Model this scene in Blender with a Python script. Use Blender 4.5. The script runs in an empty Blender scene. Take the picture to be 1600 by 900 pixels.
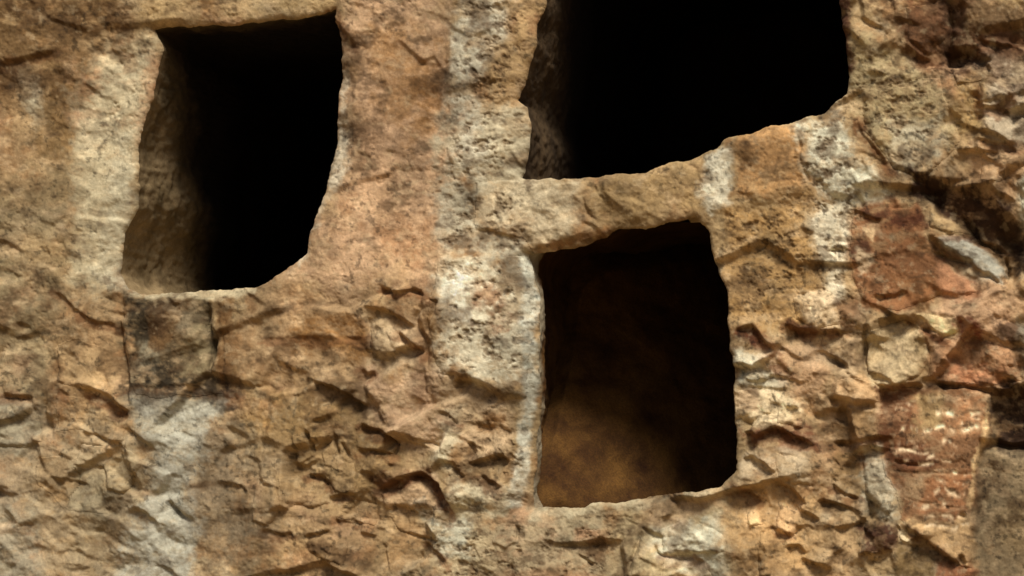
import bpy, math, random
import numpy as np

# ------------------------------------------------------------------ camera, world, sun
SC = bpy.context.scene
S = 0.004                 # metres per unit of the cliff's own survey grid (1600 x 900 units in view)
CZ = 2.9                  # height of the middle of the surveyed patch above the ground
CAMX, CAMD, CAMZ = 3.5, 14.0, 1.7
cam = bpy.data.objects.new('camera', bpy.data.cameras.new('camera'))
SC.collection.objects.link(cam)
cam.location = (CAMX, -CAMD, CAMZ)
cam.rotation_euler = (math.radians(90), 0, 0)
cam.data.sensor_width = 36
cam.data.lens = 36 * CAMD / 6.4
cam.data.shift_x = -CAMX / 6.4
cam.data.shift_y = (CZ - CAMZ) / 6.4
cam.data.clip_end = 500
SC.camera = cam

SUN_EL, SUN_AZ = math.radians(54), math.radians(26)      # azimuth measured from the cliff's normal towards the right
W = bpy.data.worlds.new('World'); SC.world = W; W.use_nodes = True
nt = W.node_tree; bg = nt.nodes['Background']
sky = nt.nodes.new('ShaderNodeTexSky'); sky.sky_type = 'NISHITA'; sky.sun_disc = False
sky.sun_elevation = SUN_EL
sky.sun_rotation = math.pi - SUN_AZ
sky.dust_density = 4.0
nt.links.new(sky.outputs['Color'], bg.inputs['Color'])
bg.inputs['Strength'].default_value = 0.05
sd_ = bpy.data.lights.new('sun', 'SUN'); sun = bpy.data.objects.new('sun', sd_)
SC.collection.objects.link(sun)
sd_.energy = 4.0; sd_.angle = math.radians(17); sd_.color = (1.0, 0.93, 0.83)
from mathutils import Vector
sdir = Vector((math.sin(SUN_AZ)*math.cos(SUN_EL), -math.cos(SUN_AZ)*math.cos(SUN_EL), math.sin(SUN_EL)))
sun.rotation_euler = sdir.to_track_quat('Z', 'Y').to_euler()
sun.location = sdir * 30
SC.view_settings.view_transform = 'Standard'; SC.view_settings.look = 'None'
SC.view_settings.exposure = 0.12; SC.view_settings.gamma = 1.0
SC.cycles.max_bounces = 4; SC.cycles.diffuse_bounces = 2

# ------------------------------------------------------------------ noise
def _hash(ix, iy, seed):
    n = (ix.astype(np.int64) * 374761393 + iy.astype(np.int64) * 668265263 + seed * 974634777) & 0xFFFFFFFF
    n = ((n ^ (n >> 13)) * 1274126177) & 0xFFFFFFFF
    n = (n ^ (n >> 16)) & 0xFFFFFFFF
    n = (n * 2246822519) & 0xFFFFFFFF
    n = n ^ (n >> 15)
    return (n & 0xFFFFFF) / float(0xFFFFFF)

def vnoise(x, y, seed):
    ix = np.floor(x); iy = np.floor(y); fx = x - ix; fy = y - iy
    fx = fx*fx*fx*(fx*(fx*6-15)+10); fy = fy*fy*fy*(fy*(fy*6-15)+10)
    ix = ix.astype(np.int64); iy = iy.astype(np.int64)
    a = _hash(ix, iy, seed); b = _hash(ix+1, iy, seed); c = _hash(ix, iy+1, seed); d = _hash(ix+1, iy+1, seed)
    return (a + (b-a)*fx + (c-a)*fy + (a-b-c+d)*fx*fy) * 2 - 1

def fbm(u, v, scale, seed, octv=4, gain=0.5, sx=1.0, sy=1.0, rot=0.35):
    x = u / (scale*sx); y = v / (scale*sy); r = np.zeros_like(x); a = 1.0; t = 0
    c, s = math.cos(rot), math.sin(rot)
    for k in range(octv):
        r += a * vnoise(x, y, seed + k*17); t += a; a *= gain
        x, y = (c*x - s*y)*2.03 + 3.1, (s*x + c*y)*2.03 - 7.7
    return r / t

def ridged(u, v, scale, seed, octv=4, **k):
    return 1 - 2*np.abs(fbm(u, v, scale, seed, octv, **k))

def plates(u, v, scale, seed, tilt, off, ax=1.0, ay=1.0, rot=0.0, soft=0.16):
    """Broken rock: every Voronoi cell is its own tilted facet, softened where two facets meet.
    Returns height and the closeness to a joint (0 far, 1 on it)."""
    c, s = math.cos(rot), math.sin(rot)
    x = (c*u - s*v) / (scale*ax); y = (s*u + c*v) / (scale*ay)
    ix = np.floor(x).astype(np.int64); iy = np.floor(y).astype(np.int64)
    d1 = np.full(x.shape, 9.0); d2 = np.full(x.shape, 9.0)
    h1 = np.zeros_like(x); h2 = np.zeros_like(x)
    for dx in (-1, 0, 1):
        for dy in (-1, 0, 1):
            cx, cy = ix+dx, iy+dy
            px = cx + 0.1 + 0.8*_hash(cx, cy, seed); py = cy + 0.1 + 0.8*_hash(cx, cy, seed+5)
            ex, ey = x-px, y-py
            d = np.sqrt(ex*ex + ey*ey)
            h = off*(_hash(cx, cy, seed+9)*2-1) + tilt*((_hash(cx, cy, seed+13)*2-1)*ex + (_hash(cx, cy, seed+19)*2-1)*ey)
            m1 = d < d1; m2 = (~m1) & (d < d2)
            d2 = np.where(m1, d1, np.where(m2, d, d2)); h2 = np.where(m1, h1, np.where(m2, h, h2))
            d1 = np.where(m1, d, d1); h1 = np.where(m1, h, h1)
    w = np.clip((d2-d1)/soft, 0, 1); w = w*w*(3-2*w)
    return h1*(0.5+0.5*w) + h2*(0.5-0.5*w), 1-w

def sstep(a, b, x):
    t = np.clip((x-a)/(b-a), 0, 1); return t*t*(3-2*t)

# ------------------------------------------------------------------ grid of the rock face
def axis(lo, a, b, hi, st, big):
    mid = np.arange(a, b+0.01, st); left = []; right = []
    x, s = a, st
    while x > lo: s = min(s*1.05, big); x -= s; left.append(x)
    x, s = mid[-1], st
    while x < hi: s = min(s*1.05, big); x += s; right.append(x)
    return np.array(left[::-1] + list(mid) + right)
UA = axis(-800, -24, 1624, 2400, 1.6, 11)
VA = axis(-800, -60, 924, 1220, 1.6, 11)      # the foot of the cliff stands below the ground
NU, NV = len(UA), len(VA)
U, V = np.meshgrid(UA, VA)                     # [row v, column u]

def warp(u, v):
    return (u + 6.5*fbm(u, v, 36, 101, 5, .55) + 7*fbm(u, v, 150, 111, 2),
            v + 6.5*fbm(u, v, 36, 201, 5, .55) + 7*fbm(u, v, 150, 211, 2))
WU, WV = warp(U, V)

def seg_dist(px, py, pts, closed):
    """distance to a polyline, the parameter 0..1 along it, side sign (+ above a left-to-right line)"""
    best = np.full(px.shape, 1e9); par = np.zeros_like(px); side = np.zeros_like(px)
    n = len(pts); L = []; tot = 0
    rng = range(n if closed else n-1)
    for i in rng:
        a, b = pts[i], pts[(i+1) % n]; l = math.hypot(b[0]-a[0], b[1]-a[1]); L.append((tot, l)); tot += l
    for i in rng:
        a, b = pts[i], pts[(i+1) % n]; dx, dy = b[0]-a[0], b[1]-a[1]; l2 = dx*dx+dy*dy + 1e-9
        t = np.clip(((px-a[0])*dx + (py-a[1])*dy)/l2, 0, 1)
        ex, ey = px-(a[0]+t*dx), py-(a[1]+t*dy); d = np.hypot(ex, ey)
        m = d < best
        best = np.where(m, d, best)
        par = np.where(m, (L[i][0]+t*L[i][1])/tot, par)
        cr = dx*(py-a[1]) - dy*(px-a[0])
        side = np.where(m, -np.sign(cr), side)
    return best, par, side

def inside(px, py, pts):
    r = np.zeros(px.shape, bool); n = len(pts); j = n-1
    for i in range(n):
        xi, yi = pts[i]; xj, yj = pts[j]
        c = (yi > py) != (yj > py)
        with np.errstate(divide='ignore', invalid='ignore'):
            r ^= c & (px < (xj-xi)*(py-yi)/((yj-yi) if yj != yi else 1e-9) + xi)
        j = i
    return r

def window(pts, m):
    a = np.array(pts); m = m + 12
    i0 = np.searchsorted(UA, a[:, 0].min()-m); i1 = np.searchsorted(UA, a[:, 0].max()+m)+1
    j0 = np.searchsorted(VA, a[:, 1].min()-m); j1 = np.searchsorted(VA, a[:, 1].max()+m)+1
    return (slice(j0, j1), slice(i0, i1))

def poly_sd(pts, m, raw=False):
    w = window(pts, m); pu, pv = (U[w], V[w]) if raw else (WU[w], WV[w])
    d, _, _ = seg_dist(pu, pv, pts, True)
    return w, np.where(inside(pu, pv, pts), -d, d)

# ------------------------------------------------------------------ the three openings
CAVE1 = [(242,46),(262,42),(300,46),(350,41),(400,37),(440,30),(490,24),(529,18),(531,60),(527,120),(525,180),(519,250),
         (508,305),(494,345),(478,392),(455,414),(425,434),(395,445),(340,447),(300,452),(255,456),(216,456),
         (192,452),(178,430),(181,395),(192,355),(208,330),(213,295),(206,235),(216,195),(236,140),(248,100),(252,72)]
CAVE2 = [(880,-150),(1100,-185),(1260,-150),(1300,-60),(1312,0),(1320,70),(1326,120),(1322,148),(1306,158),(1270,178),(1235,186),(1200,191),
         (1170,205),(1136,212),(1118,227),(1090,240),(1040,256),(1000,268),(930,276),(870,276),(813,275),(821,250),(825,225),
         (826,190),(820,166),(807,155),(815,140),(829,112),(835,82),(839,45),(848,0),(855,-60)]
CAVE3 = [(832,398),(850,393),(880,386),(912,380),(940,369),(965,358),(1005,354),(1045,344),(1086,338),(1100,358),(1112,392),
         (1120,425),(1136,448),(1141,490),(1141,560),(1146,620),(1149,690),(1152,735),(1128,757),(1085,767),(1040,772),
         (1000,775),(960,785),(910,793),(860,796),(829,797),(829,745),(834,690),(841,640),(846,580),(847,500),(838,440)]
CAVES = [CAVE1, CAVE2, CAVE3]

H = np.zeros_like(U)         # relief towards the viewer, metres
JN = np.zeros_like(U)        # joints, used by the weathering colour

# how broken the rock is: 0 smooth carved or weathered skin, 1 shattered
R = np.full_like(U, 0.55)
def area(field, poly, val, soft, amt=1.0):
    w, sd = poly_sd(poly, soft*2)
    m = sstep(soft, -soft, sd)*amt
    field[w] = field[w]*(1-m) + val*m
area(R, [(-30,-30),(840,-30),(840,470),(600,440),(430,460),(-30,500)], 0.22, 60)
area(R, [(60,40),(240,60),(200,440),(120,470),(60,300)], 0.15, 30)
area(R, [(350,470),(560,470),(590,590),(520,600),(380,590)], 0.3, 25)
area(R, [(-40,590),(360,620),(360,940),(-40,940)], 0.5, 40)
area(R, [(440,600),(720,640),(720,940),(420,940)], 0.8, 40)
area(R, [(690,400),(840,400),(830,600),(690,590)], 0.22, 16)
area(R, [(690,620),(810,620),(800,800),(700,800)], 0.75, 20)
area(R, [(700,800),(1140,800),(1140,940),(700,940)], 0.5, 20)
area(R, [(1110,200),(1340,200),(1330,500),(1150,500)], 0.42, 20)
area(R, [(1330,-40),(1660,-40),(1660,280),(1340,260)], 0.95, 30)
area(R, [(1330,90),(1470,110),(1480,220),(1440,280),(1380,270)], 0.4, 20)
area(R, [(1290,480),(1640,480),(1640,620),(1300,640)], 1.0, 14)
area(R, [(1330,320),(1430,310),(1520,460),(1340,480)], 0.18, 20)
area(R, [(1150,560),(1360,620),(1400,940),(1150,940)], 1.0, 25)
area(R, [(1530,690),(1660,690),(1660,940),(1525,940)], 0.12, 10)
area(R, [(1375,610),(1540,610),(1520,880),(1400,800)], 0.12, 12)

# broad shape of the cliff
H += 0.05*fbm(U, V, 620, 3, 3) + 0.035*fbm(U, V, 210, 7, 3)
far = np.maximum(0, np.maximum(np.maximum(-U, U-1600), np.maximum(-V, V-900)))
H += 0.5*sstep(60, 1400, far)*fbm(U, V, 500, 31, 5)
pu, pv = U + 9*fbm(U, V, 60, 41, 4), V + 9*fbm(U, V, 60, 43, 4)
PT = sstep(-.25, .3, fbm(U, V, 120, 53, 3))            # shattered patches between calmer ones
h, j = plates(pu, pv, 104, 11, 0.145, 0.036, 1.25, 0.85, 0.3, 0.09); H += .85*h*R; JN += j*R
H += 0.055*R*fbm(U, V, 105, 51, 3)
h, j = plates(pu, pv, 43, 12, 0.085, 0.020, 1.35, 0.8, -0.45, 0.15); H += h*R*(0.15+0.95*PT); JN += 0.7*j*R
h, j = plates(pu, pv, 17, 13, 0.026, 0.005, 1.3, 0.85, 0.7, 0.2); H += h*(0.05+R*0.42)*PT*(0.2+1.6*np.clip(fbm(U, V, 70, 57, 3)+.2, 0, 1))
H += 0.010*(0.45+R)*fbm(U, V, 40, 61, 5, 0.55)
FINE = np.zeros_like(U)
NEAR = sstep(260, 40, far)                              # fine relief only where the mesh is fine enough to carry it
FINE += 0.0045*(0.6+R)*NEAR*ridged(U, V, 14, 63, 4, gain=0.6)
# pecked and pitted skin of the weathered faces
pit = np.clip(fbm(U, V, 9, 71, 3, 0.6) - 0.18, 0, 1)
FINE -= 0.018*NEAR*pit*(0.5+0.5*fbm(U, V, 90, 75, 2))
PK = np.zeros_like(U)
for pk in ([(690,405),(840,400),(838,600),(820,790),(700,800),(672,560)], [(720,-40),(840,-40),(835,150),(825,275),(690,300),(720,180)],
           [(1325,80),(1470,110),(1480,200),(1440,275),(1380,260),(1330,200)], [(1240,190),(1330,180),(1360,320),(1330,480),(1290,470),(1250,300)],
           [(660,800),(960,800),(1000,905),(660,905)], [(1120,330),(1260,330),(1280,490),(1160,500)], [(690,290),(840,300),(840,400),(690,400)]):
    area(PK, [(x+9*math.sin(y), y+9*math.cos(x)) for x, y in pk], 1.0, 34)
pk2 = np.clip(fbm(U, V, 13, 81, 4, .7, sx=1.2) - .06, 0, 1)
FINE -= 0.028*PK*pk2
HB = H.copy()

def slope(poly, dh, soft):
    w, sd = poly_sd(poly, soft*1.3); H[w] += dh*sstep(soft, -soft, sd)
def crack(pts, wd, dp):
    w = window(pts, wd*3); d, t, _ = seg_dist(WU[w], WV[w], pts, False)
    tp = np.minimum(1, np.minimum(t, 1-t)/0.22)**0.7
    ww = wd*(0.75+0.6*fbm(U[w], V[w], 22, 301, 3))*(0.35+0.65*tp)
    H[w] -= dp*np.exp(-(d/np.maximum(ww, 0.7))**2)*tp
def ledge(pts, dp, up=30, dn=16, sharp=2.8):
    """left-to-right line: the rock above it stands proud, below it falls back"""
    w = window(pts, max(up*1.5, dn*2)*3.0); d, t, s = seg_dist(WU[w], WV[w], pts, False)
    tp = np.clip(np.minimum(t, 1-t)/0.16, 0, 1); tp = tp*tp*(3-2*tp)
    k = sstep(-sharp, sharp, s*d)
    H[w] += tp*dp*(k*0.36*np.exp(-(d/(up*1.5))**1.2) - (1-k)*0.62*np.exp(-(d/(dn*2.0))**1.1))
def plate(poly, h, bev=4, tu=0, tv=0, joint=0.010):
    """a stone whose face leans out of the rock on one side and runs into it on the other; its joint opens and closes"""
    w, sd = poly_sd(poly, 20)
    p = np.array(poly); a = p.mean(0); rad = np.abs(p-a).max(0)
    rr = random.Random(int(a[0]*7+a[1]*13)); ang = rr.uniform(-.9, .9)
    dx, dy = math.sin(ang), math.cos(ang)                # mostly towards the foot of the cliff
    lean = 0.5 + 0.5*(dx*(U[w]-a[0])/rad[0] + dy*(V[w]-a[1])/rad[1])
    nz = fbm(U[w], V[w], 26, 391, 3)
    m = sstep(0.5, -bev*(1+1.2*nz), sd)
    H[w] += m*(h*(0.15+1.35*lean) + tu*(U[w]-a[0])/100 + tv*(V[w]-a[1])/100)
    if joint: H[w] -= joint*sstep(-.15, .3, nz)*np.exp(-(sd/(1.7+1.2*nz))**2)

# --- shaping round the openings
slope([(145,70),(255,60),(215,190),(205,300),(180,460),(110,470),(130,300)], -0.05, 34)      # splayed pale strip left of the first opening
slope([(470,440),(540,300),(545,120),(530,100),(515,300),(480,400)], -0.03, 14)
slope([(700,-40),(830,-40),(830,120),(790,270),(700,260)], 0.05, 26)                         # rib left of the second opening
slope([(760,285),(1110,250),(1100,340),(840,385),(765,355)], 0.025, 26)
slope([(690,400),(838,400),(838,600),(800,790),(700,790),(672,600)], 0.03, 12)               # pillar
slope([(815,400),(850,400),(860,600),(840,800),(800,800),(812,700),(824,600)], -0.055, 10)
slope([(1240,180),(1330,170),(1380,300),(1300,310),(1250,260)], 0.035, 12)
slope([(1100,240),(1140,215),(1260,190),(1260,300),(1160,330),(1105,330)], 0.02, 10)
slope([(1430,280),(1530,290),(1600,380),(1585,450),(1540,400),(1470,330)], -0.13, 12)        # dark fissure at right
slope([(1555,270),(1590,300),(1600,400),(1560,380)], -0.05, 8)
slope([(1545,612),(1640,600),(1640,705),(1545,700)], -0.16, 12)                              # hollow right of the slab
slope([(1532,690),(1640,690),(1640,940),(1522,940)], -0.085, 5)
slope([(1475,5),(1500,10),(1500,45),(1475,40)], -0.07, 7)
slope([(1478,85),(1520,75),(1545,95),(1520,92),(1482,118)], -0.07, 5)
slope([(150,470),(186,462),(200,600),(185,600)], -0.03, 6)

# --- ledges (line, depth, reach above, reach below)
LEDGES = [
 ([(80,456),(98,468),(112,484),(140,500),(180,512)],.05,26,12), ([(125,606),(165,614),(188,632),(206,642)],.09,34,26),
 ([(80,600),(92,612),(104,618)],.04,20,8), ([(0,619),(30,621),(58,620)],.07,26,12), ([(128,671),(150,676),(166,686),(196,690)],.06,22,10),
 ([(-10,762),(8,763),(20,766)],.06,16,8), ([(190,662),(235,690),(250,700)],.03,16,8), ([(110,812),(128,820)],.03,14,8), ([(150,826),(166,824)],.045,16,8),
 ([(205,780),(232,786)],.025,14,8),([(115,857),(128,859)],.04,14,8),([(268,776),(290,800),(313,812)],.055,16,10),([(297,696),(318,706)],.03,12,8),
 ([(190,608),(240,598),(290,600),(340,615),(375,612)],.018,12,14),
 ([(486,592),(520,606),(548,622),(575,636)],.10,26,14), ([(596,444),(625,452),(655,452),(676,466)],.09,26,12),
 ([(570,474),(605,482),(635,496),(662,520)],.055,18,14), ([(562,578),(572,586),(584,582)],.08,16,9), ([(625,518),(648,540),(668,556)],.08,14,12),
 ([(600,553),(640,546),(668,545)],.045,10,10),([(402,531),(450,531),(500,527),(575,530)],.022,14,10),
 ([(712,598),(742,596),(764,606),(785,628)],.11,30,14), ([(688,642),(705,650),(722,658)],.05,12,8), ([(690,618),(706,622)],.05,10,8),
 ([(736,722),(752,714),(780,712),(796,722)],.10,20,14), ([(752,738),(768,748),(784,762)],.07,14,9), ([(715,715),(722,735),(730,742)],.07,10,8),
 ([(560,660),(590,672),(612,684),(625,694)],.09,24,12), ([(555,705),(580,702),(604,708),(618,716)],.05,14,10),([(610,727),(640,730)],.05,12,7),
 ([(590,765),(625,748),(660,740),(685,752),(704,776),(712,800)],.12,26,22), ([(562,735),(582,740),(584,758)],.06,14,10),
 ([(512,776),(535,772),(558,772)],.07,18,8), ([(476,738),(500,742),(515,758)],.06,16,9),([(455,726),(480,724),(500,716)],.045,14,9),
 ([(525,806),(545,812),(570,816)],.06,16,9), ([(478,835),(505,828),(522,822)],.045,12,8),([(562,828),(590,838)],.05,12,8),
 ([(410,824),(440,832),(462,830)],.045,18,9),([(505,872),(520,884),(545,896),(570,905)],.07,22,12),([(588,822),(602,826)],.06,10,8),
 ([(575,862),(592,866)],.05,10,8),([(665,845),(690,860),(705,880)],.05,14,9),([(448,866),(460,876)],.05,12,8),
 ([(742,356),(775,362),(805,368),(824,374)],.03,14,8), ([(905,372),(930,372),(950,362)],.05,14,8), ([(775,330),(790,352)],.03,8,8),
 ([(520,18),(540,50),(562,78)],.045,12,12),([(536,150),(548,152)],.03,10,8),([(655,100),(680,90),(690,110)],.025,14,8),([(560,236),(585,245)],.03,12,8),
 ([(605,238),(640,244)],.022,12,8),([(700,240),(712,264)],.03,10,8),([(740,190),(758,184)],.03,10,8),([(748,140),(775,118)],.02,10,8),
 ([(792,230),(812,262)],.035,14,12),([(778,165),(800,152)],.03,12,8),
 ([(1226,505),(1255,518),(1300,520),(1320,518)],.10,30,14), ([(1150,515),(1175,502),(1195,530),(1212,552)],.08,12,30), ([(1140,575),(1165,582)],.035,10,8),
 ([(1210,560),(1228,576),(1238,588)],.04,12,9),([(1146,604),(1190,608),(1230,608)],.03,10,7),([(1225,638),(1248,642)],.05,14,8),
 ([(1155,672),(1185,684),(1215,672),(1245,688),(1275,700)],.10,24,20), ([(1160,722),(1175,716),(1200,724),(1216,745)],.075,16,12),
 ([(1140,758),(1165,768),(1190,788)],.06,20,12),([(1210,757),(1240,768),(1262,790)],.08,20,14),([(1205,820),(1215,832),(1240,834)],.07,16,10),
 ([(1168,828),(1190,830)],.05,14,9),([(1225,858),(1250,852),(1262,868)],.06,12,10),([(1040,872),(1080,872),(1100,885)],.05,14,7),
 ([(1295,628),(1315,632),(1335,636),(1362,634)],.10,26,11), ([(1293,690),(1340,688),(1400,682)],.055,22,9),([(1300,755),(1318,772),(1345,778)],.06,20,10),
 ([(1370,602),(1392,612),(1418,604),(1438,600)],.11,20,16), ([(1450,600),(1500,606),(1560,610),(1592,606)],.09,20,10),
 ([(1340,860),(1370,868),(1400,862)],.06,18,10),([(1412,818),(1430,832),(1470,862),(1510,882)],.07,20,14),
 ([(1438,514),(1452,522),(1478,532)],.08,14,12),([(1370,462),(1395,460),(1418,452)],.05,10,9),([(1300,390),(1325,391)],.06,8,5),
 ([(1325,330),(1350,338),(1378,342)],.045,8,14),([(1447,360),(1470,385),(1500,408),(1520,414)],.07,14,10),
 ([(1475,362),(1510,362),(1540,378)],.04,10,8),([(1255,268),(1270,285)],.04,10,8),([(1222,262),(1240,268)],.035,12,8),([(1250,352),(1272,366)],.05,10,8),
 ([(1350,110),(1385,116)],.05,12,7),([(1400,210),(1420,208)],.035,10,7),([(1325,132),(1342,130)],.07,8,8),
 ([(1410,70),(1435,88),(1455,94)],.05,16,12),([(1480,75),(1515,80),(1545,98)],.10,14,14),([(1520,62),(1560,72),(1600,72)],.06,18,12),
 ([(1530,140),(1536,168),(1560,168),(1582,150)],.055,14,9),([(1480,170),(1500,182),(1500,200)],.06,16,10),([(1340,182),(1350,210),(1385,262)],.04,8,12),
 ([(1490,232),(1530,236),(1560,238)],.05,14,9),([(1520,215),(1555,222),(1590,225)],.04,10,7),([(1500,140),(1512,150)],.05,10,8),
 ([(175,68),(190,80)],.04,14,9),([(0,104),(40,92),(92,74)],.035,22,14),([(70,30),(110,36),(150,46)],.025,20,14),([(200,178),(220,182)],.025,10,8),
 ([(40,410),(62,400)],.025,14,9),([(105,240),(118,258)],.03,12,9),([(62,386),(80,392)],.03,10,8),([(35,548),(60,542)],.03,10,7),([(66,516),(78,526)],.04,10,7),
 ([(1150,300),(1175,312)],.025,12,8),([(1220,420),(1250,430)],.02,12,8),
]
for a, d, up, dn in LEDGES:
    ln = sum(math.hypot(a[i+1][0]-a[i][0], a[i+1][1]-a[i][1]) for i in range(len(a)-1))
    if a[0][0] < 470 and a[0][1] > 430: d *= .75
    ledge(a, d*(0.95 if ln > 45 else .6 if ln > 25 else .3), up, dn*1.1)

# --- joints and cracks (line, width, depth)
CRACKS = [
 ([(325,470),(322,500),(328,530),(325,580)],5,.09), ([(180,490),(184,540),(196,590),(205,640)],4,.045), ([(72,612),(68,640),(80,690)],6,.035),
 ([(668,470),(655,500),(668,540),(670,575)],6,.06), ([(668,575),(664,610),(672,620)],4,.03), ([(672,468),(690,475),(680,505),(672,530)],4,.04),
 ([(474,672),(490,704)],3,.04),([(520,672),(528,712)],3,.045),([(534,690),(546,716)],3,.035),([(495,705),(522,680)],2,.02),([(455,680),(452,720)],3,.025),
 ([(622,688),(618,716)],3,.04),([(736,690),(742,712)],4,.05),([(830,400),(836,420)],3,.04),([(1350,505),(1348,560),(1352,602)],4,.06),
 ([(1500,330),(1530,372),(1570,395)],6,.08),([(1500,385),(1500,385),(1570,400)],3,.02),([(1570,395),(1571,440)],3,.08),([(1460,395),(1470,400),(1505,414)],3,.05),
 ([(840,420),(838,480)],2,.01),([(1003,830),(985,900)],3,.05),([(1022,850),(1040,870),(1090,872)],3,.05),([(905,868),(930,890)],3,.04),([(808,818),(810,845)],3,.03),
 ([(165,380),(150,400)],2,.012),([(905,300),(915,330),(930,345)],2.5,.02),([(1440,600),(1500,612)],2,.03),([(1506,862),(1512,884)],5,.05),
 ([(1365,695),(1420,700),(1470,690)],2.5,.01),([(1370,730),(1420,738),(1520,745)],2.5,.008),([(1400,778),(1460,790),(1510,797)],2,.01),([(1300,720),(1320,740)],3,.03),
 ([(1395,720),(1440,728)],3,.03),([(1503,806),(1512,812)],4,.03),([(1330,300),(1345,330)],4,.03),([(1340,250),(1345,240),(1380,260)],4,.03),
 ([(1478,15),(1482,60),(1480,110)],5,.04),([(340,470),(345,540),(352,620)],3,.012),([(265,780),(300,812)],4,.03),([(1060,250),(1085,262),(1095,290)],2,.015),
 ([(1400,820),(1418,838),(1424,850)],2.5,.03),([(600,500),(612,540),(640,560)],2,.012),([(1240,200),(1250,260),(1262,300)],2.5,.02),
 ([(715,860),(745,845),(760,880)],2,.02),([(630,795),(634,830)],3,.02),([(655,860),(665,895)],3,.03),([(600,850),(612,895)],3,.03),
]
for a, w_, d in CRACKS: crack(a, w_, d)

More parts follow.
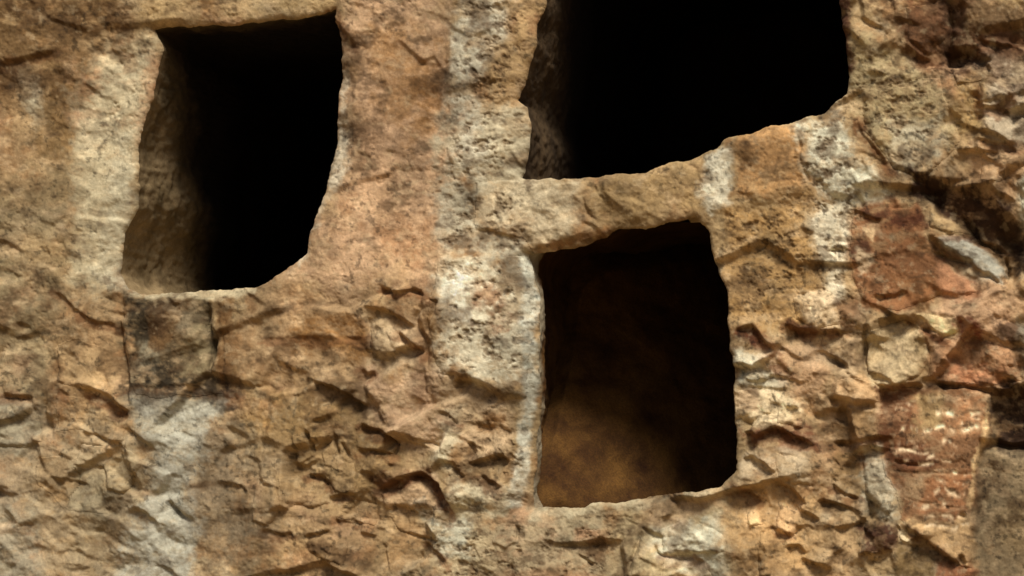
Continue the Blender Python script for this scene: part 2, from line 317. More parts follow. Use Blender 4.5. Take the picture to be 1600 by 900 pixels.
# --- stones that can be told apart: (name, label or None, outline, proud, bevel, tilt u, tilt v)
STONES = [
 ('lintel', 'tan rock lintel between the two stacked openings', [(742,286),(812,281),(860,284),(920,284),(1000,275),(1040,263),(1092,246),(1097,290),(1090,344),(1040,350),(960,362),(912,386),(842,398),(824,374),(775,362),(745,352)], .003, 6, 0, -.01),
 ('pillar', 'pale pecked pillar with a rust coloured patch', [(692,416),(740,402),(829,402),(833,470),(833,560),(824,620),(790,628),(760,600),(700,588),(680,560),(677,500)], .022, 8, 0, .01),
 ('rock_block', 'square block stained black and orange under the opening', [(184,464),(250,460),(322,458),(321,500),(324,575),(340,610),(300,618),(212,616),(192,560)], .0, 5, 0, 0),
 ('rock_block', None, [(84,540),(110,530),(165,545),(190,590),(203,638),(160,611),(120,606),(86,598)], .02, 7, .0, .03),
 ('rock_block', None, [(86,618),(120,620),(160,634),(198,652),(195,688),(165,684),(130,670),(88,674)], .0, 6, 0, 0),
 ('rock_block', 'pale grey flat block', [(-20,626),(50,624),(66,690),(40,700),(-20,705)], .02, 6, 0, 0),
 ('rock_chip', 'ochre chip set in paler rock', [(60,720),(100,712),(117,740),(104,795),(75,770),(58,760)], -.012, 5, .02, 0),
 ('rock_block', None, [(118,728),(160,730),(165,765),(172,800),(130,798),(108,792)], -.006, 5, 0, .02),
 ('rock_block', None, [(128,690),(195,694),(232,720),(200,770),(170,762),(160,728),(118,724)], .012, 5, 0, .02),
 ('rock_chip', None, [(475,668),(490,702),(520,672),(506,655)], .014, 4, 0, .03),
 ('rock_chip', None, [(456,680),(474,684),(490,712),(458,722)], .012, 4, .03, 0),
 ('rock_chip', None, [(500,706),(518,688),(528,735),(506,728)], .010, 4, -.03, 0),
 ('rock_block', None, [(440,742),(480,742),(510,756),(516,784),(480,792),(446,782)], .012, 5, 0, .02),
 ('rock_block', 'pinkish wedge under a brown shadowed shelf', [(596,770),(636,758),(672,764),(703,796),(640,794),(600,794)], .02, 6, 0, -.05),
 ('rock_block', None, [(556,668),(596,674),(621,696),(616,714),(580,704),(558,700)], .004, 4, 0, .02),
 ('rock_block', None, [(606,806),(650,798),(688,804),(692,842),(650,838),(620,830)], .014, 5, 0, .03),
 ('rock_block', None, [(480,840),(520,832),(552,846),(546,886),(510,872),(486,860)], .014, 5, .02, 0),
 ('rock_block', None, [(400,740),(436,748),(440,790),(424,822),(396,812)], .014, 5, 0, .03),
 ('rock_block', None, [(520,716),(552,722),(558,768),(520,770),(512,750)], .010, 4, 0, 0),
 ('rock_block', None, [(548,780),(590,790),(588,818),(560,814),(530,804)], .012, 4, 0, .02),
 ('rock_block', 'pinkish brown stone low under the sill', [(906,828),(948,826),(954,866),(946,894),(908,868)], -.01, 4, .04, 0),
 ('rock_block', None, [(1006,836),(1020,846),(1040,876),(1030,905),(990,905)], .012, 4, 0, 0),
 ('rock_block', None, [(776,820),(806,817),(808,846),(792,858),(772,845)], .012, 4, 0, .02),
 ('rock_block', 'white angular slab below the right end of the sill', [(1030,826),(1080,812),(1130,838),(1138,866),(1096,868),(1040,866)], .02, 6, 0, .02),
 ('rock_block', None, [(1040,878),(1098,876),(1112,905),(1034,905)], .008, 4, 0, 0),
 ('rock_block', 'cream white lump at the edge of the opening', [(1152,614),(1176,608),(1200,616),(1202,648),(1176,668),(1152,652)], .02, 8, 0, .03),
 ('rock_block', None, [(1204,614),(1238,612),(1262,640),(1254,672),(1216,664)], .022, 8, 0, .02),
 ('rock_block', None, [(1160,702),(1198,700),(1214,722),(1212,748),(1182,722)], .016, 6, 0, 0),
 ('rock_block', None, [(1218,712),(1268,722),(1272,762),(1240,762),(1220,750)], .014, 6, 0, 0),
 ('rock_chip', 'bright tan facet', [(1216,800),(1250,788),(1256,822),(1238,842),(1212,828)], .02, 5, -.03, .03),
 ('rock_chip', None, [(1164,798),(1178,800),(1192,826),(1170,826)], .018, 5, 0, .04),
 ('rock_block', None, [(1188,838),(1206,836),(1206,905),(1184,905)], .018, 6, 0, 0),
 ('boulder', 'pinkish white rounded boulder', [(1242,462),(1288,450),(1314,470),(1312,506),(1272,516),(1246,498)], .025, 12, 0, .02),
 ('rock_block', None, [(1160,556),(1190,548),(1206,562),(1208,588),(1180,600),(1154,592)], .02, 7, 0, .02),
 ('red_slab', 'smooth orange red rock face', [(1324,332),(1370,324),(1430,318),(1448,370),(1490,420),(1528,460),(1460,468),(1400,488),(1356,470),(1334,430),(1326,395)], .012, 6, .0, 0),
 ('rock_block', 'grey bluish tilted stone', [(1456,366),(1500,364),(1540,386),(1566,415),(1564,442),(1520,420),(1480,394)], .045, 7, 0, -.04),
 ('rock_block', None, [(1446,320),(1490,338),(1518,360),(1470,358),(1450,350)], .02, 5, 0, 0),
 ('rock_block', None, [(1306,600),(1340,598),(1366,602),(1366,632),(1336,632),(1304,626)], .016, 6, 0, .02),
 ('rock_block', 'tan overhanging rock above the carved slab', [(1452,560),(1482,532),(1530,518),(1582,545),(1590,592),(1540,604),(1480,602),(1440,596)], .03, 9, 0, .03),
 ('rock_chip', 'pale flake wedged beneath the red rock', [(1428,496),(1492,498),(1497,518),(1472,530),(1450,514)], .03, 4, 0, .04),
 ('rock_block', 'rounded grey stone at the right edge', [(1588,285),(1606,262),(1660,255),(1660,390),(1606,380)], .04, 12, 0, 0),
 ('rock_chip', None, [(1406,818),(1418,834),(1424,850),(1410,846)], .02, 3, 0, 0),
 ('rock_block', 'dark red lump', [(1348,828),(1398,820),(1408,840),(1392,862),(1352,862)], .01, 6, 0, 0),
 ('rock_block', 'rough grey ridge left of the carved slab', [(1340,692),(1368,700),(1398,770),(1390,806),(1356,782)], .02, 8, .02, 0),
 ('rock_block', None, [(1486,104),(1512,94),(1540,102),(1546,128),(1500,134)], .014, 5, 0, 0),
 ('rock_chip', None, [(1534,132),(1560,146),(1580,152),(1560,166),(1537,168)], .014, 4, 0, 0),
 ('rock_block', None, [(1345,136),(1470,120),(1478,160),(1500,220),(1440,276),(1392,262),(1352,206)], .016, 8, 0, 0),
 ('rock_block', None, [(1528,238),(1600,236),(1600,258),(1560,282),(1530,278)], .018, 6, 0, .02),
 ('rock_block', None, [(575,500),(606,494),(636,540),(606,560),(580,560)], .016, 6, 0, .02),
 ('rock_block', None, [(1412,8),(1468,4),(1474,60),(1450,88),(1416,62)], .012, 6, 0, .02),
]
for n_, l_, poly, h_, b_, tu, tv in STONES: plate(poly, h_, b_, tu, tv, .002 if n_ == 'lintel' else .001 if h_ == 0 else .005 if n_ == 'pillar' else .009)
SLAB = [(1370,612),(1440,606),(1545,613),(1547,660),(1538,705),(1524,745),(1522,800),(1522,888),(1506,884),(1470,862),(1432,832),(1408,812),(1398,770),(1380,730),(1366,690)]
BOULDER = [(1352,526),(1374,510),(1410,503),(1438,518),(1450,556),(1430,592),(1396,610),(1366,604),(1352,580)]
plate(SLAB, .015, 5, .03, 0); plate(BOULDER, .03, 22, 0, .02, .02)
# worn pecked rows on the slab
w, sd = poly_sd(SLAB, 4)
rows = [(1380,640,1420,3),(1500,660,1532,4),(1400,705,1450,3),(1455,740,1520,4),(1425,790,1500,4),(1450,822,1516,4),(1462,626,1528,4),(1440,650,1530,5),(1392,672,1530,4),(1405,694,1520,5),(1440,712,1500,4),(1415,722,1490,3),(1430,758,1510,4),(1450,772,1508,4),(1440,806,1512,4)]
MARK = np.zeros_like(U)
for x0, y0, x1, hw in rows:
    m = np.exp(-((WV[w]-y0-3*np.sin(WU[w]*.11))/hw)**2)*sstep(x0-6, x0+6, WU[w])*sstep(x1+6, x1-6, WU[w])
    g = sstep(-.2, .4, fbm(U[w], V[w], 13, 400+y0, 3, sx=.7, sy=1.6))
    MARK[w] = np.maximum(MARK[w], m*g*(sd < -4))
H -= 0.012*MARK

# weathering: arrises are worn round, hollows fill a little, the grain stays
def soften(a, k):
    for _ in range(k):
        a = a.copy()
        a[1:-1] = (a[:-2]+2*a[1:-1]+a[2:])*.25
        a[:, 1:-1] = (a[:, :-2]+2*a[:, 1:-1]+a[:, 2:])*.25
    return a
H0 = H; H = soften(H0, 1); H = H + (soften(H0, 7)-H)*.25*sstep(1.0, .2, R) + FINE; HB = soften(HB, 1) + FINE
# --- lips of the openings
SDC = []
LIP = np.full_like(U, 1e3)
for k, c in enumerate(CAVES):
    w, sd = poly_sd(c, 90); full = np.full_like(U, 1e3); full[w] = sd; SDC.append(full)
    r, b = (26, .045) if k != 2 else (17, .035)
    s_ = np.clip(sd/(r*(1+0.5*fbm(U[w], V[w], 40, 500+k, 2))), 0, 1)
    k_ = sstep(60, 5, sd)*0.45                           # near an edge the carved surface is calmer
    sm = H[w]; sm = sm - k_*(sm-HB[w])*0.5
    H[w] = sm - b*(1-np.sqrt(np.maximum(0, 1-(1-s_)**2)))
    LIP = np.minimum(LIP, full)

# ------------------------------------------------------------------ mineral colours of the rock (stains, plus a few lit edges and shadows painted in)
def lin(c):
    c = np.array(c)/255.0; return np.where(c <= .04045, c/12.92, ((c+.055)/1.055)**2.4)
COL = np.zeros(U.shape+(3,)); COL[:] = lin((160,132,92))
n1 = fbm(U, V, 170, 601, 4); n2 = fbm(U, V, 48, 607, 5, .6); n3 = fbm(U, V, 11, 613, 4, .65); n4 = fbm(U, V, 70, 619, 4, .55)
nflake = fbm(U, V, 22, 671, 5, .7, sx=1.3, sy=.8)
nv = fbm(U, V, 30, 641, 4, .6, sx=.6, sy=2.2, rot=0.0)
WU2 = WU + 20*fbm(U, V, 75, 691, 4, .6, sy=1.6, rot=0.1); WV2 = WV + 20*fbm(U, V, 75, 697, 4, .6)
def mix(m, c): 
    m = np.clip(m, 0, 1)[..., None]; COL[...] = COL*(1-m) + lin(c)*m
mix(sstep(.05, .5, n1)*.7, (176,138,104)); mix(sstep(.05, .5, -n1)*.45, (148,128,88))
mix(sstep(.1, .55, n2)*.5, (150,102,52)); mix(sstep(.15, .6, n4)*.45, (152,145,124))
def paint(poly, c, soft, amt=.8, brk=.6, nz=None, line=None):
    """a patch of colour: polygon, or polyline of a given width; its edge is frayed by noise"""
    if line:
        w = window(poly, line*2.2); d, _, _ = seg_dist(WU[w], WV[w], poly, False); sd = d-line
    elif soft >= 9:
        w = window(poly, soft*2+20); d, _, _ = seg_dist(WU2[w], WV2[w], poly, True)
        sd = np.where(inside(WU2[w], WV2[w], poly), -d, d)
    else: w, sd = poly_sd(poly, soft*2)
    q_ = int(abs(poly[0][0]*3+poly[0][1]*7)) % 997
    nn = (n2 if nz is None else nz)[w]*.5 + n3[w]*.35 + .55*fbm(U[w]+q_*31, V[w]-q_*17, 34, 661, 4, .65)
    m = np.clip(sstep(soft, -soft, sd + nn*(7+soft*brk*3.2)), 0, 1)*amt*(1-brk*.75*sstep(.0, .34, nflake[w]))
    m = np.clip(m, 0, 1)[..., None]
    COL[w] = COL[w]*(1-m) + lin(c)*m
# upper left
paint([(-40,-40),(240,-40),(240,60),(180,90),(90,110),(-40,120)], (140,108,62), 40, .7)
paint([(20,5),(150,0),(190,60),(120,60),(60,45)], (96,66,32), 24, .7, .9)
paint([(130,-10),(220,20),(200,40)], (98,66,34), 12, .5, .9)
paint([(20,105),(75,105),(70,170),(55,200),(35,150)], (172,166,142), 14, .7)
paint([(78,90),(135,95),(125,250),(95,270),(60,240)], (142,110,62), 16, .75, .8, nv)
paint([(-20,100),(28,110),(20,160),(-20,170)], (138,100,54), 14, .6)
paint([(-20,200),(20,215),(24,260),(-20,280)], (140,98,52), 12, .6)
paint([(140,60),(240,60),(225,150),(205,220),(205,330),(185,440),(150,465),(110,440),(118,340),(130,200)], (180,166,132), 20, .85, .5)
paint([(185,200),(208,200),(206,330),(185,420),(215,455),(170,462),(150,440),(165,300)], (170,164,142), 10, .7, .4)
paint([(0,280),(110,260),(110,440),(30,460),(-30,420)], (158,138,98), 34, .6)
paint([(0,420),(90,470),(60,600),(-30,610)], (142,130,98), 34, .6)
paint([(90,470),(170,500),(170,545),(90,530)], (130,96,54), 20, .5, .8)
# pink zone between the openings
paint([(540,-40),(700,-40),(705,110),(720,240),(690,420),(560,440),(450,440),(490,400),(525,300),(540,150)], (188,152,116), 30, .85, .4)
paint([(240,-20),(540,-20),(530,15),(440,26),(300,38),(240,40)], (176,150,104), 14, .7)
paint([(320,0),(345,0),(342,35),(318,35)], (160,110,48), 8, .6)
paint([(590,60),(690,80),(700,200),(660,215),(610,180)], (168,120,58), 28, .6, .8)
paint([(655,85),(692,95),(695,150),(665,190),(650,165)], (140,94,36), 12, .65, .9)
paint([(545,320),(690,350),(690,400),(600,400),(560,360)], (160,112,66), 24, .6, .9)
paint([(470,410),(545,250),(540,110),(533,110),(520,260),(485,380),(470,400)], (188,182,162), 7, .7, .6)
# rib and pillar: pale lichen streak
paint([(715,-40),(795,-40),(790,60),(765,120),(755,180),(705,185),(712,80)], (182,178,158), 14, .85, .5)
paint([(785,-40),(846,-40),(835,90),(815,130),(800,150),(765,150),(785,60)], (168,138,92), 10, .8, .8)
paint([(700,180),(825,180),(822,272),(780,290),(735,300),(690,290)], (176,168,142), 14, .8, .6)
paint([(705,190),(750,180),(748,270),(712,280)], (184,180,162), 12, .6, .5)
paint([(685,290),(745,290),(750,360),(830,370),(835,410),(700,400),(685,370)], (172,166,144), 14, .8, .6)
paint([(745,290),(900,282),(900,350),(860,380),(780,350)], (184,170,140), 12, .8, .5)
paint([(905,290),(1100,250),(1090,330),(1000,345),(930,355)], (158,130,84), 12, .8, .7)
paint([(840,392),(900,378),(960,356),(950,348),(880,375),(838,385)], (158,104,46), 6, .7, .7)
paint([(690,410),(838,400),(840,560),(815,610),(740,590),(690,590),(676,520)], (190,184,160), 14, .85, .65)
paint([(700,415),(745,410),(745,500),(700,520)], (190,188,172), 12, .6, .7)
paint([(742,440),(775,435),(805,490),(800,512),(770,505),(745,480)], (156,108,66), 12, .75, 1.1)
paint([(818,400),(840,410),(842,600),(828,680),(812,790),(788,790),(806,690),(822,600)], (180,182,168), 5, .8, .3)
paint([(670,600),(800,620),(800,700),(760,720),(700,690)], (184,156,120), 14, .75, .6)
paint([(740,655),(790,655),(795,672),(745,672)], (156,108,50), 6, .6, .8)
paint([(675,650),(715,640),(715,740),(790,760),(795,800),(720,800),(700,745),(672,690)], (178,170,142), 10, .75, .6)
# under the first opening
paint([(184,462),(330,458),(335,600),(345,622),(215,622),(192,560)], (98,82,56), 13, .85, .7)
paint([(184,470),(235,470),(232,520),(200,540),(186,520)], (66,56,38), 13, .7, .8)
paint([(206,530),(250,535),(245,580),(206,575)], (150,142,118), 9, .6, .7)
paint([(236,466),(288,470),(278,535),(240,530)], (134,94,46), 10, .6, .8)
paint([(275,520),(320,500),(322,580),(280,580)], (150,134,98), 8, .7, .6)
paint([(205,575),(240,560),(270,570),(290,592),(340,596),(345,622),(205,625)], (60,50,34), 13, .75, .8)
paint([(196,452),(400,444),(400,458),(330,466),(250,466),(196,466)], (186,174,142), 4, .7, .5)  # bright top edge of the sill, top light painted in
paint([(338,468),(372,468),(372,600),(360,622),(340,600)], (128,88,42), 8, .85, .6, nv)
paint([(365,470),(560,470),(580,540),(560,600),(400,600),(372,560)], (164,134,94), 20, .7, .5)
paint([(455,505),(575,505),(575,560),(540,565),(455,540)], (160,110,44), 14, .7, .8)
paint([(380,600),(540,620),(560,660),(400,700),(370,650)], (146,114,62), 20, .7, .7)
paint([(340,600),(376,592),(380,640),(345,635)], (84,44,24), 8, .7, .8)
paint([(570,485),(650,500),(660,560),(640,580),(575,580)], (172,152,120), 12, .7, .5)
paint([(560,580),(690,590),(680,690),(640,700),(560,650)], (184,150,116), 16, .8, .5)
paint([(540,660),(620,685),(625,720),(560,770),(530,720)], (146,108,48), 14, .7, .8)
paint([(595,445),(690,440),(670,640),(655,640),(640,520),(600,480)], (110,74,42), 7, .45, .9)
# lower left
paint([(82,535),(170,545),(203,640),(190,690),(90,675)], (172,142,98), 10, .6, .5)
paint([(120,610),(170,616),(206,642),(190,655),(150,640),(125,628)], (128,76,28), 6, .8, .6)
paint([(-20,625),(55,625),(66,690),(40,720),(-20,720)], (152,148,126), 9, .75, .5)
paint([(215,622),(345,622),(330,680),(305,720),(300,780),(320,840),(300,905),(180,905),(200,830),(245,780),(250,700),(220,660)], (160,156,136), 14, .9, .5)
paint([(225,640),(335,630),(320,690),(250,690)], (166,164,146), 12, .6, .5)
paint([(230,820),(280,810),(290,905),(215,905)], (172,166,138), 12, .6, .4)
paint([(60,716),(112,712),(112,796),(60,765)], (140,102,46), 7, .85, .4)
paint([(115,725),(165,735),(165,800),(112,792)], (138,124,90), 7, .7, .4)
paint([(90,680),(230,690),(250,770),(170,770),(120,722)], (168,146,104), 16, .6, .5)
paint([(-30,780),(50,790),(60,905),(-30,905)], (154,150,130), 20, .7, .6)
paint([(325,700),(388,720),(392,850),(340,890),(310,850)], (126,92,52), 16, .8, .7)
paint([(388,750),(430,750),(440,840),(400,840)], (172,140,104), 14, .7, .5)
paint([(400,600),(620,700),(600,905),(400,905)], (156,128,84), 40, .6, .7)
paint([(610,820),(700,800),(700,905),(620,905)], (170,128,78), 18, .5, .8)
paint([(585,765),(680,740),(712,800),(600,800)], (176,146,112), 8, .7, .5)
paint([(575,745),(670,735),(712,795),(700,802),(668,758),(600,768)], (104,58,24), 5, .7, .7)  # brown shadow under the shelf, painted into the colour
# bottom middle
paint([(660,800),(960,800),(960,905),(660,905)], (162,148,116), 16, .75, .6)
paint([(665,800),(745,800),(745,860),(690,870)], (164,166,150), 12, .7, .7)
paint([(960,780),(1140,760),(1160,905),(960,905)], (172,156,118), 16, .7, .5)
paint([(900,825),(955,825),(955,850),(900,850)], (180,132,92), 6, .7, .6)
paint([(905,850),(950,850),(945,895),(910,870)], (116,78,40), 6, .7, .6)
paint([(1020,815),(1120,815),(1145,860),(1130,905),(1060,905),(1030,870)], (188,187,166), 14, .85, .6)
paint([(1000,780),(1120,765),(1130,800),(1010,815)], (186,150,112), 12, .6, .5)
paint([(830,797),(1000,777),(1150,757),(1150,766),(1000,792),(830,812)], (180,170,140), 4, .6, .5)  # lower sill's edge painted paler, as if catching the top light
# right of the openings
paint([(1140,200),(1240,185),(1262,300),(1150,310)], (182,136,80), 10, .85, .6)
paint([(1115,330),(1260,320),(1285,500),(1160,520),(1140,440)], (170,132,76), 16, .85, .6)
paint([(1098,245),(1140,225),(1145,320),(1110,330),(1090,300)], (188,184,164), 8, .85, .5)
paint([(1235,190),(1320,165),(1335,215),(1385,300),(1350,325),(1270,320),(1245,250)], (186,185,164), 14, .85, .7)
paint([(1268,315),(1330,315),(1326,380),(1325,440),(1310,500),(1290,420),(1270,400)], (188,180,156), 8, .85, .6)
paint([(1325,60),(1410,60),(1470,120),(1480,180),(1440,275),(1390,265),(1340,200)], (164,148,108), 16, .8, .6)
paint([(1390,180),(1470,180),(1440,275),(1390,260)], (156,150,130), 14, .7, .6)
paint([(1330,180),(1350,195),(1395,270),(1380,285),(1345,235)], (120,82,40), 5, .75, .9)
paint([(1295,-30),(1328,-30),(1328,110),(1312,110),(1298,40)], (84,34,12), 5, .85, .6)
paint([(1405,-20),(1475,-20),(1475,100),(1430,95),(1405,50)], (146,92,54), 14, .8, .8)
paint([(1470,-20),(1500,-20),(1505,100),(1530,92),(1540,104),(1480,120),(1465,70)], (70,32,16), 8, .75, .8)
paint([(1500,50),(1640,50),(1640,85),(1540,88),(1500,80)], (140,82,46), 8, .75, .8)
paint([(1500,-30),(1640,-30),(1640,50),(1510,50)], (164,142,96), 12, .7, .7)
paint([(1540,90),(1640,90),(1640,230),(1560,230),(1530,170)], (166,154,132), 14, .75, .6)
paint([(1480,120),(1545,110),(1525,220),(1480,190)], (162,132,78), 10, .7, .7)
paint([(1510,236),(1640,236),(1640,262),(1560,290),(1510,280)], (186,150,108), 8, .85, .5)
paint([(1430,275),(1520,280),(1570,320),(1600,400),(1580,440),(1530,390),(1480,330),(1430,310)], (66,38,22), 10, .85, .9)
paint([(1520,350),(1580,340),(1590,460),(1560,460),(1570,400)], (146,112,66), 8, .7, .8)
paint([(1322,330),(1370,318),(1430,315),(1448,370),(1490,420),(1528,462),(1460,470),(1400,490),(1350,478),(1330,430),(1326,395)], (148,96,54), 7, .9, .6)
paint([(1325,326),(1400,330),(1440,325),(1448,352),(1400,350),(1350,348)], (96,44,20), 7, .8, .7)
paint([(1330,370),(1352,362),(1356,400),(1335,405)], (96,48,26), 6, .8, .6)
paint([(1336,358),(1362,356),(1368,380),(1362,380),(1352,365)], (206,176,130), 3, .8, .5)
paint([(1340,395),(1362,400),(1362,435),(1345,430)], (186,164,130), 5, .7, .6)
paint([(1400,430),(1450,430),(1450,462),(1400,470)], (160,106,56), 12, .6, .6)
paint([(1460,400),(1530,450),(1520,470),(1470,465)], (186,132,92), 8, .7, .6)
paint([(1455,364),(1505,366),(1568,415),(1566,442),(1520,420),(1480,394)], (162,160,146), 6, .9, .4)
paint([(1445,320),(1510,350),(1520,362),(1455,358)], (176,146,98), 6, .85, .5)
paint([(1586,285),(1660,255),(1660,390),(1600,380)], (160,156,134), 6, .9, .4)
paint([(1240,455),(1312,452),(1315,512),(1262,515)], (192,170,136), 8, .85, .5)
paint([(1225,495),(1300,515),(1320,530),(1240,530)], (96,44,18), 5, .75, .7)
paint([(1145,515),(1165,500),(1205,530),(1215,556),(1190,545),(1165,530)], (104,38,16), 5, .9, .6)
paint([(1148,550),(1215,550),(1230,600),(1200,612),(1150,605)], (182,178,156), 7, .85, .5)
paint([(1145,605),(1260,605),(1265,650),(1200,672),(1148,660)], (206,186,148), 9, .85, .5)
paint([(1155,615),(1180,612),(1180,645),(1155,640)], (164,128,96), 6, .5, .6)
paint([(1150,672),(1270,670),(1290,712),(1200,700),(1155,690)], (122,70,40), 8, .85, .7)
paint([(1155,700),(1270,715),(1275,765),(1160,750)], (176,158,128), 10, .75, .6)
paint([(1130,765),(1260,760),(1262,905),(1150,905),(1120,810)], (178,140,88), 16, .75, .7)
paint([(1215,790),(1256,788),(1240,842),(1212,830)], (210,170,120), 5, .7, .4)
paint([(1160,795),(1180,798),(1194,828),(1168,826)], (214,176,124), 4, .7, .4)
paint([(1180,545),(1290,520),(1290,620),(1230,610)], (176,142,106), 12, .7, .5)
paint([(1310,470),(1345,470),(1350,500),(1310,525)], (120,74,38), 8, .6, .7)
# inside the framed area at lower right
paint([(1296,520),(1350,515),(1350,600),(1296,610)], (164,138,104), 10, .7, .6)
paint([(1300,598),(1368,598),(1368,634),(1300,630)], (190,152,106), 7, .75, .5)
paint([(1296,640),(1370,636),(1370,690),(1300,690)], (150,116,70), 10, .75, .6)
paint([(1352,520),(1378,508),(1412,503),(1440,520),(1448,560),(1428,594),(1396,610),(1366,604),(1352,580)], (186,164,124), 6, .95, .4)
paint([(1420,520),(1452,530),(1450,580),(1425,595)], (146,120,76), 8, .6, .5)
paint([(1428,496),(1494,498),(1497,520),(1472,530),(1450,515)], (200,176,128), 4, .9, .3)
paint([(1430,515),(1470,530),(1480,545),(1450,535)], (116,46,16), 5, .9, .5)
paint([(1490,500),(1530,510),(1535,540),(1510,535)], (130,56,28), 7, .8, .8)
paint([(1450,540),(1590,530),(1595,605),(1480,602),(1440,595)], (164,118,78), 10, .8, .6)
paint([(1480,570),(1560,580),(1560,606),(1480,600)], (178,114,74), 8, .6, .7)
paint([(1545,495),(1600,495),(1620,560),(1590,545),(1555,525)], (78,50,38), 8, .7, .8)
paint([(1590,500),(1660,500),(1660,600),(1595,590)], (150,142,122), 8, .7, .6)
paint(SLAB, (152,106,66), 5, .9, .7)
paint([(1372,614),(1418,612),(1418,665),(1372,680)], (118,70,38), 8, .7, .6)
paint([(1420,612),(1478,608),(1478,688),(1430,682)], (166,140,92), 9, .8, .6)
paint([(1490,612),(1535,612),(1535,680),(1490,690)], (184,130,84), 7, .6, .6)
paint([(1368,690),(1430,690),(1470,725),(1400,735)], (122,68,36), 8, .7, .6)
paint([(1415,745),(1445,745),(1445,785),(1418,780)], (186,154,112), 7, .7, .6)
paint([(1440,750),(1515,745),(1515,800),(1440,795)], (184,122,74), 8, .6, .5)
paint([(1420,815),(1520,810),(1520,888),(1480,866)], (206,170,118), 7, .85, .4)
paint([(1538,612),(1548,640),(1540,690),(1524,745),(1522,800),(1514,800),(1518,745),(1532,690)], (220,184,130), 2.5, .85, .3)  # thin painted highlight along the slab's lit right edge
COL += MARK[..., None]*.85*(lin((220,196,158))-COL)
paint([(1300,700),(1345,700),(1370,800),(1310,800)], (148,116,68), 9, .7, .7)
paint([(1338,690),(1370,695),(1402,780),(1395,815),(1350,795)], (174,166,142), 8, .8, .7)
paint([(1295,800),(1350,800),(1355,905),(1300,905)], (158,128,88), 10, .7, .6)
paint([(1345,824),(1402,818),(1412,842),(1390,866),(1350,862)], (88,42,24), 7, .85, .5)
paint([(1404,816),(1420,832),(1426,852),(1410,848)], (216,196,156), 3, .9, .2)
paint([(1410,845),(1470,865),(1460,905),(1400,905)], (140,112,62), 8, .7, .5)
paint([(1470,880),(1540,888),(1540,905),(1460,905)], (158,90,48), 6, .7, .7)
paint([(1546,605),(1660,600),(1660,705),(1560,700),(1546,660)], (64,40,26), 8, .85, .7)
paint([(1532,700),(1660,700),(1660,940),(1524,940)], (134,116,86), 6, .9, .4)
paint([(1550,800),(1600,790),(1620,880),(1560,890)], (156,130,88), 20, .6, .6)
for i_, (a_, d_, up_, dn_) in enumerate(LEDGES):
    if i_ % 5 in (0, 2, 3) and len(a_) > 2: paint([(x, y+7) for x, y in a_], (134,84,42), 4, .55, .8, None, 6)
COL += (PK*sstep(.02, .3, pk2)*.55)[..., None]*(lin((112,84,52))-COL)
n5 = fbm(U, V, 62, 677, 5, .62); n6 = fbm(U, V, 26, 683, 4, .65, sx=1.5, sy=.8)
mix(sstep(.16, .5, n5)*.55, (92,62,30)); mix(sstep(.2, .55, n6)*.5, (92,64,34)); mix(sstep(.2, .55, -n6)*.35, (190,164,126))
COL *= (1 + .38*fbm(U, V, 80, 687, 4, .6))[..., None]
paint([(-40,640),(400,640),(400,940),(-40,940)], (150,140,116), 40, .45, .8)
paint([(1350,-20),(1640,-20),(1640,130),(1480,140),(1400,90)], (104,70,40), 24, .65, 1.0)
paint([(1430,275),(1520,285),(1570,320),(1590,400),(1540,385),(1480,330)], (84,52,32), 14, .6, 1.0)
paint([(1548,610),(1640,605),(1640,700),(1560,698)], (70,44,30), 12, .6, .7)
paint([(-40,-40),(230,-40),(200,70),(60,120),(-40,150)], (112,80,42), 26, .45, 1.0)
paint([(220,622),(345,622),(332,680),(305,720),(300,780),(318,840),(300,905),(180,905),(205,830),(245,780),(252,700),(225,660)], (166,165,152), 18, .7, .7)
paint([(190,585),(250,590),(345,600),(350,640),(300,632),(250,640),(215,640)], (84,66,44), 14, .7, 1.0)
paint([(130,110),(225,90),(212,200),(200,330),(180,450),(120,440),(118,330)], (182,172,142), 18, .55, .7)
# fine mottling of the stone itself
g = 1 + 0.22*n3 + 0.12*fbm(U, V, 5, 701, 3, .7)
dots = sstep(.28, .5, fbm(U, V, 8, 733, 3, .6))
COL *= (1+(g-1)*NEAR)[..., None]
COL *= (1-.38*dots*sstep(-.4, .3, fbm(U, V, 120, 741, 2)))[..., None]*np.ones(3)
dust = sstep(.25, .6, fbm(U, V, 16, 751, 4, .6))[..., None]*.3
COL = np.maximum(COL, .004); lum = COL.mean(-1, keepdims=True); COL *= (lum/.24)**.5; lum = COL.mean(-1, keepdims=True); COL = (lum + (COL-lum)*.87)*np.array([1.0, 1.0, .95])
COL = np.clip(COL*(1-dust) + lin((186,166,130))*dust, .004, .75)

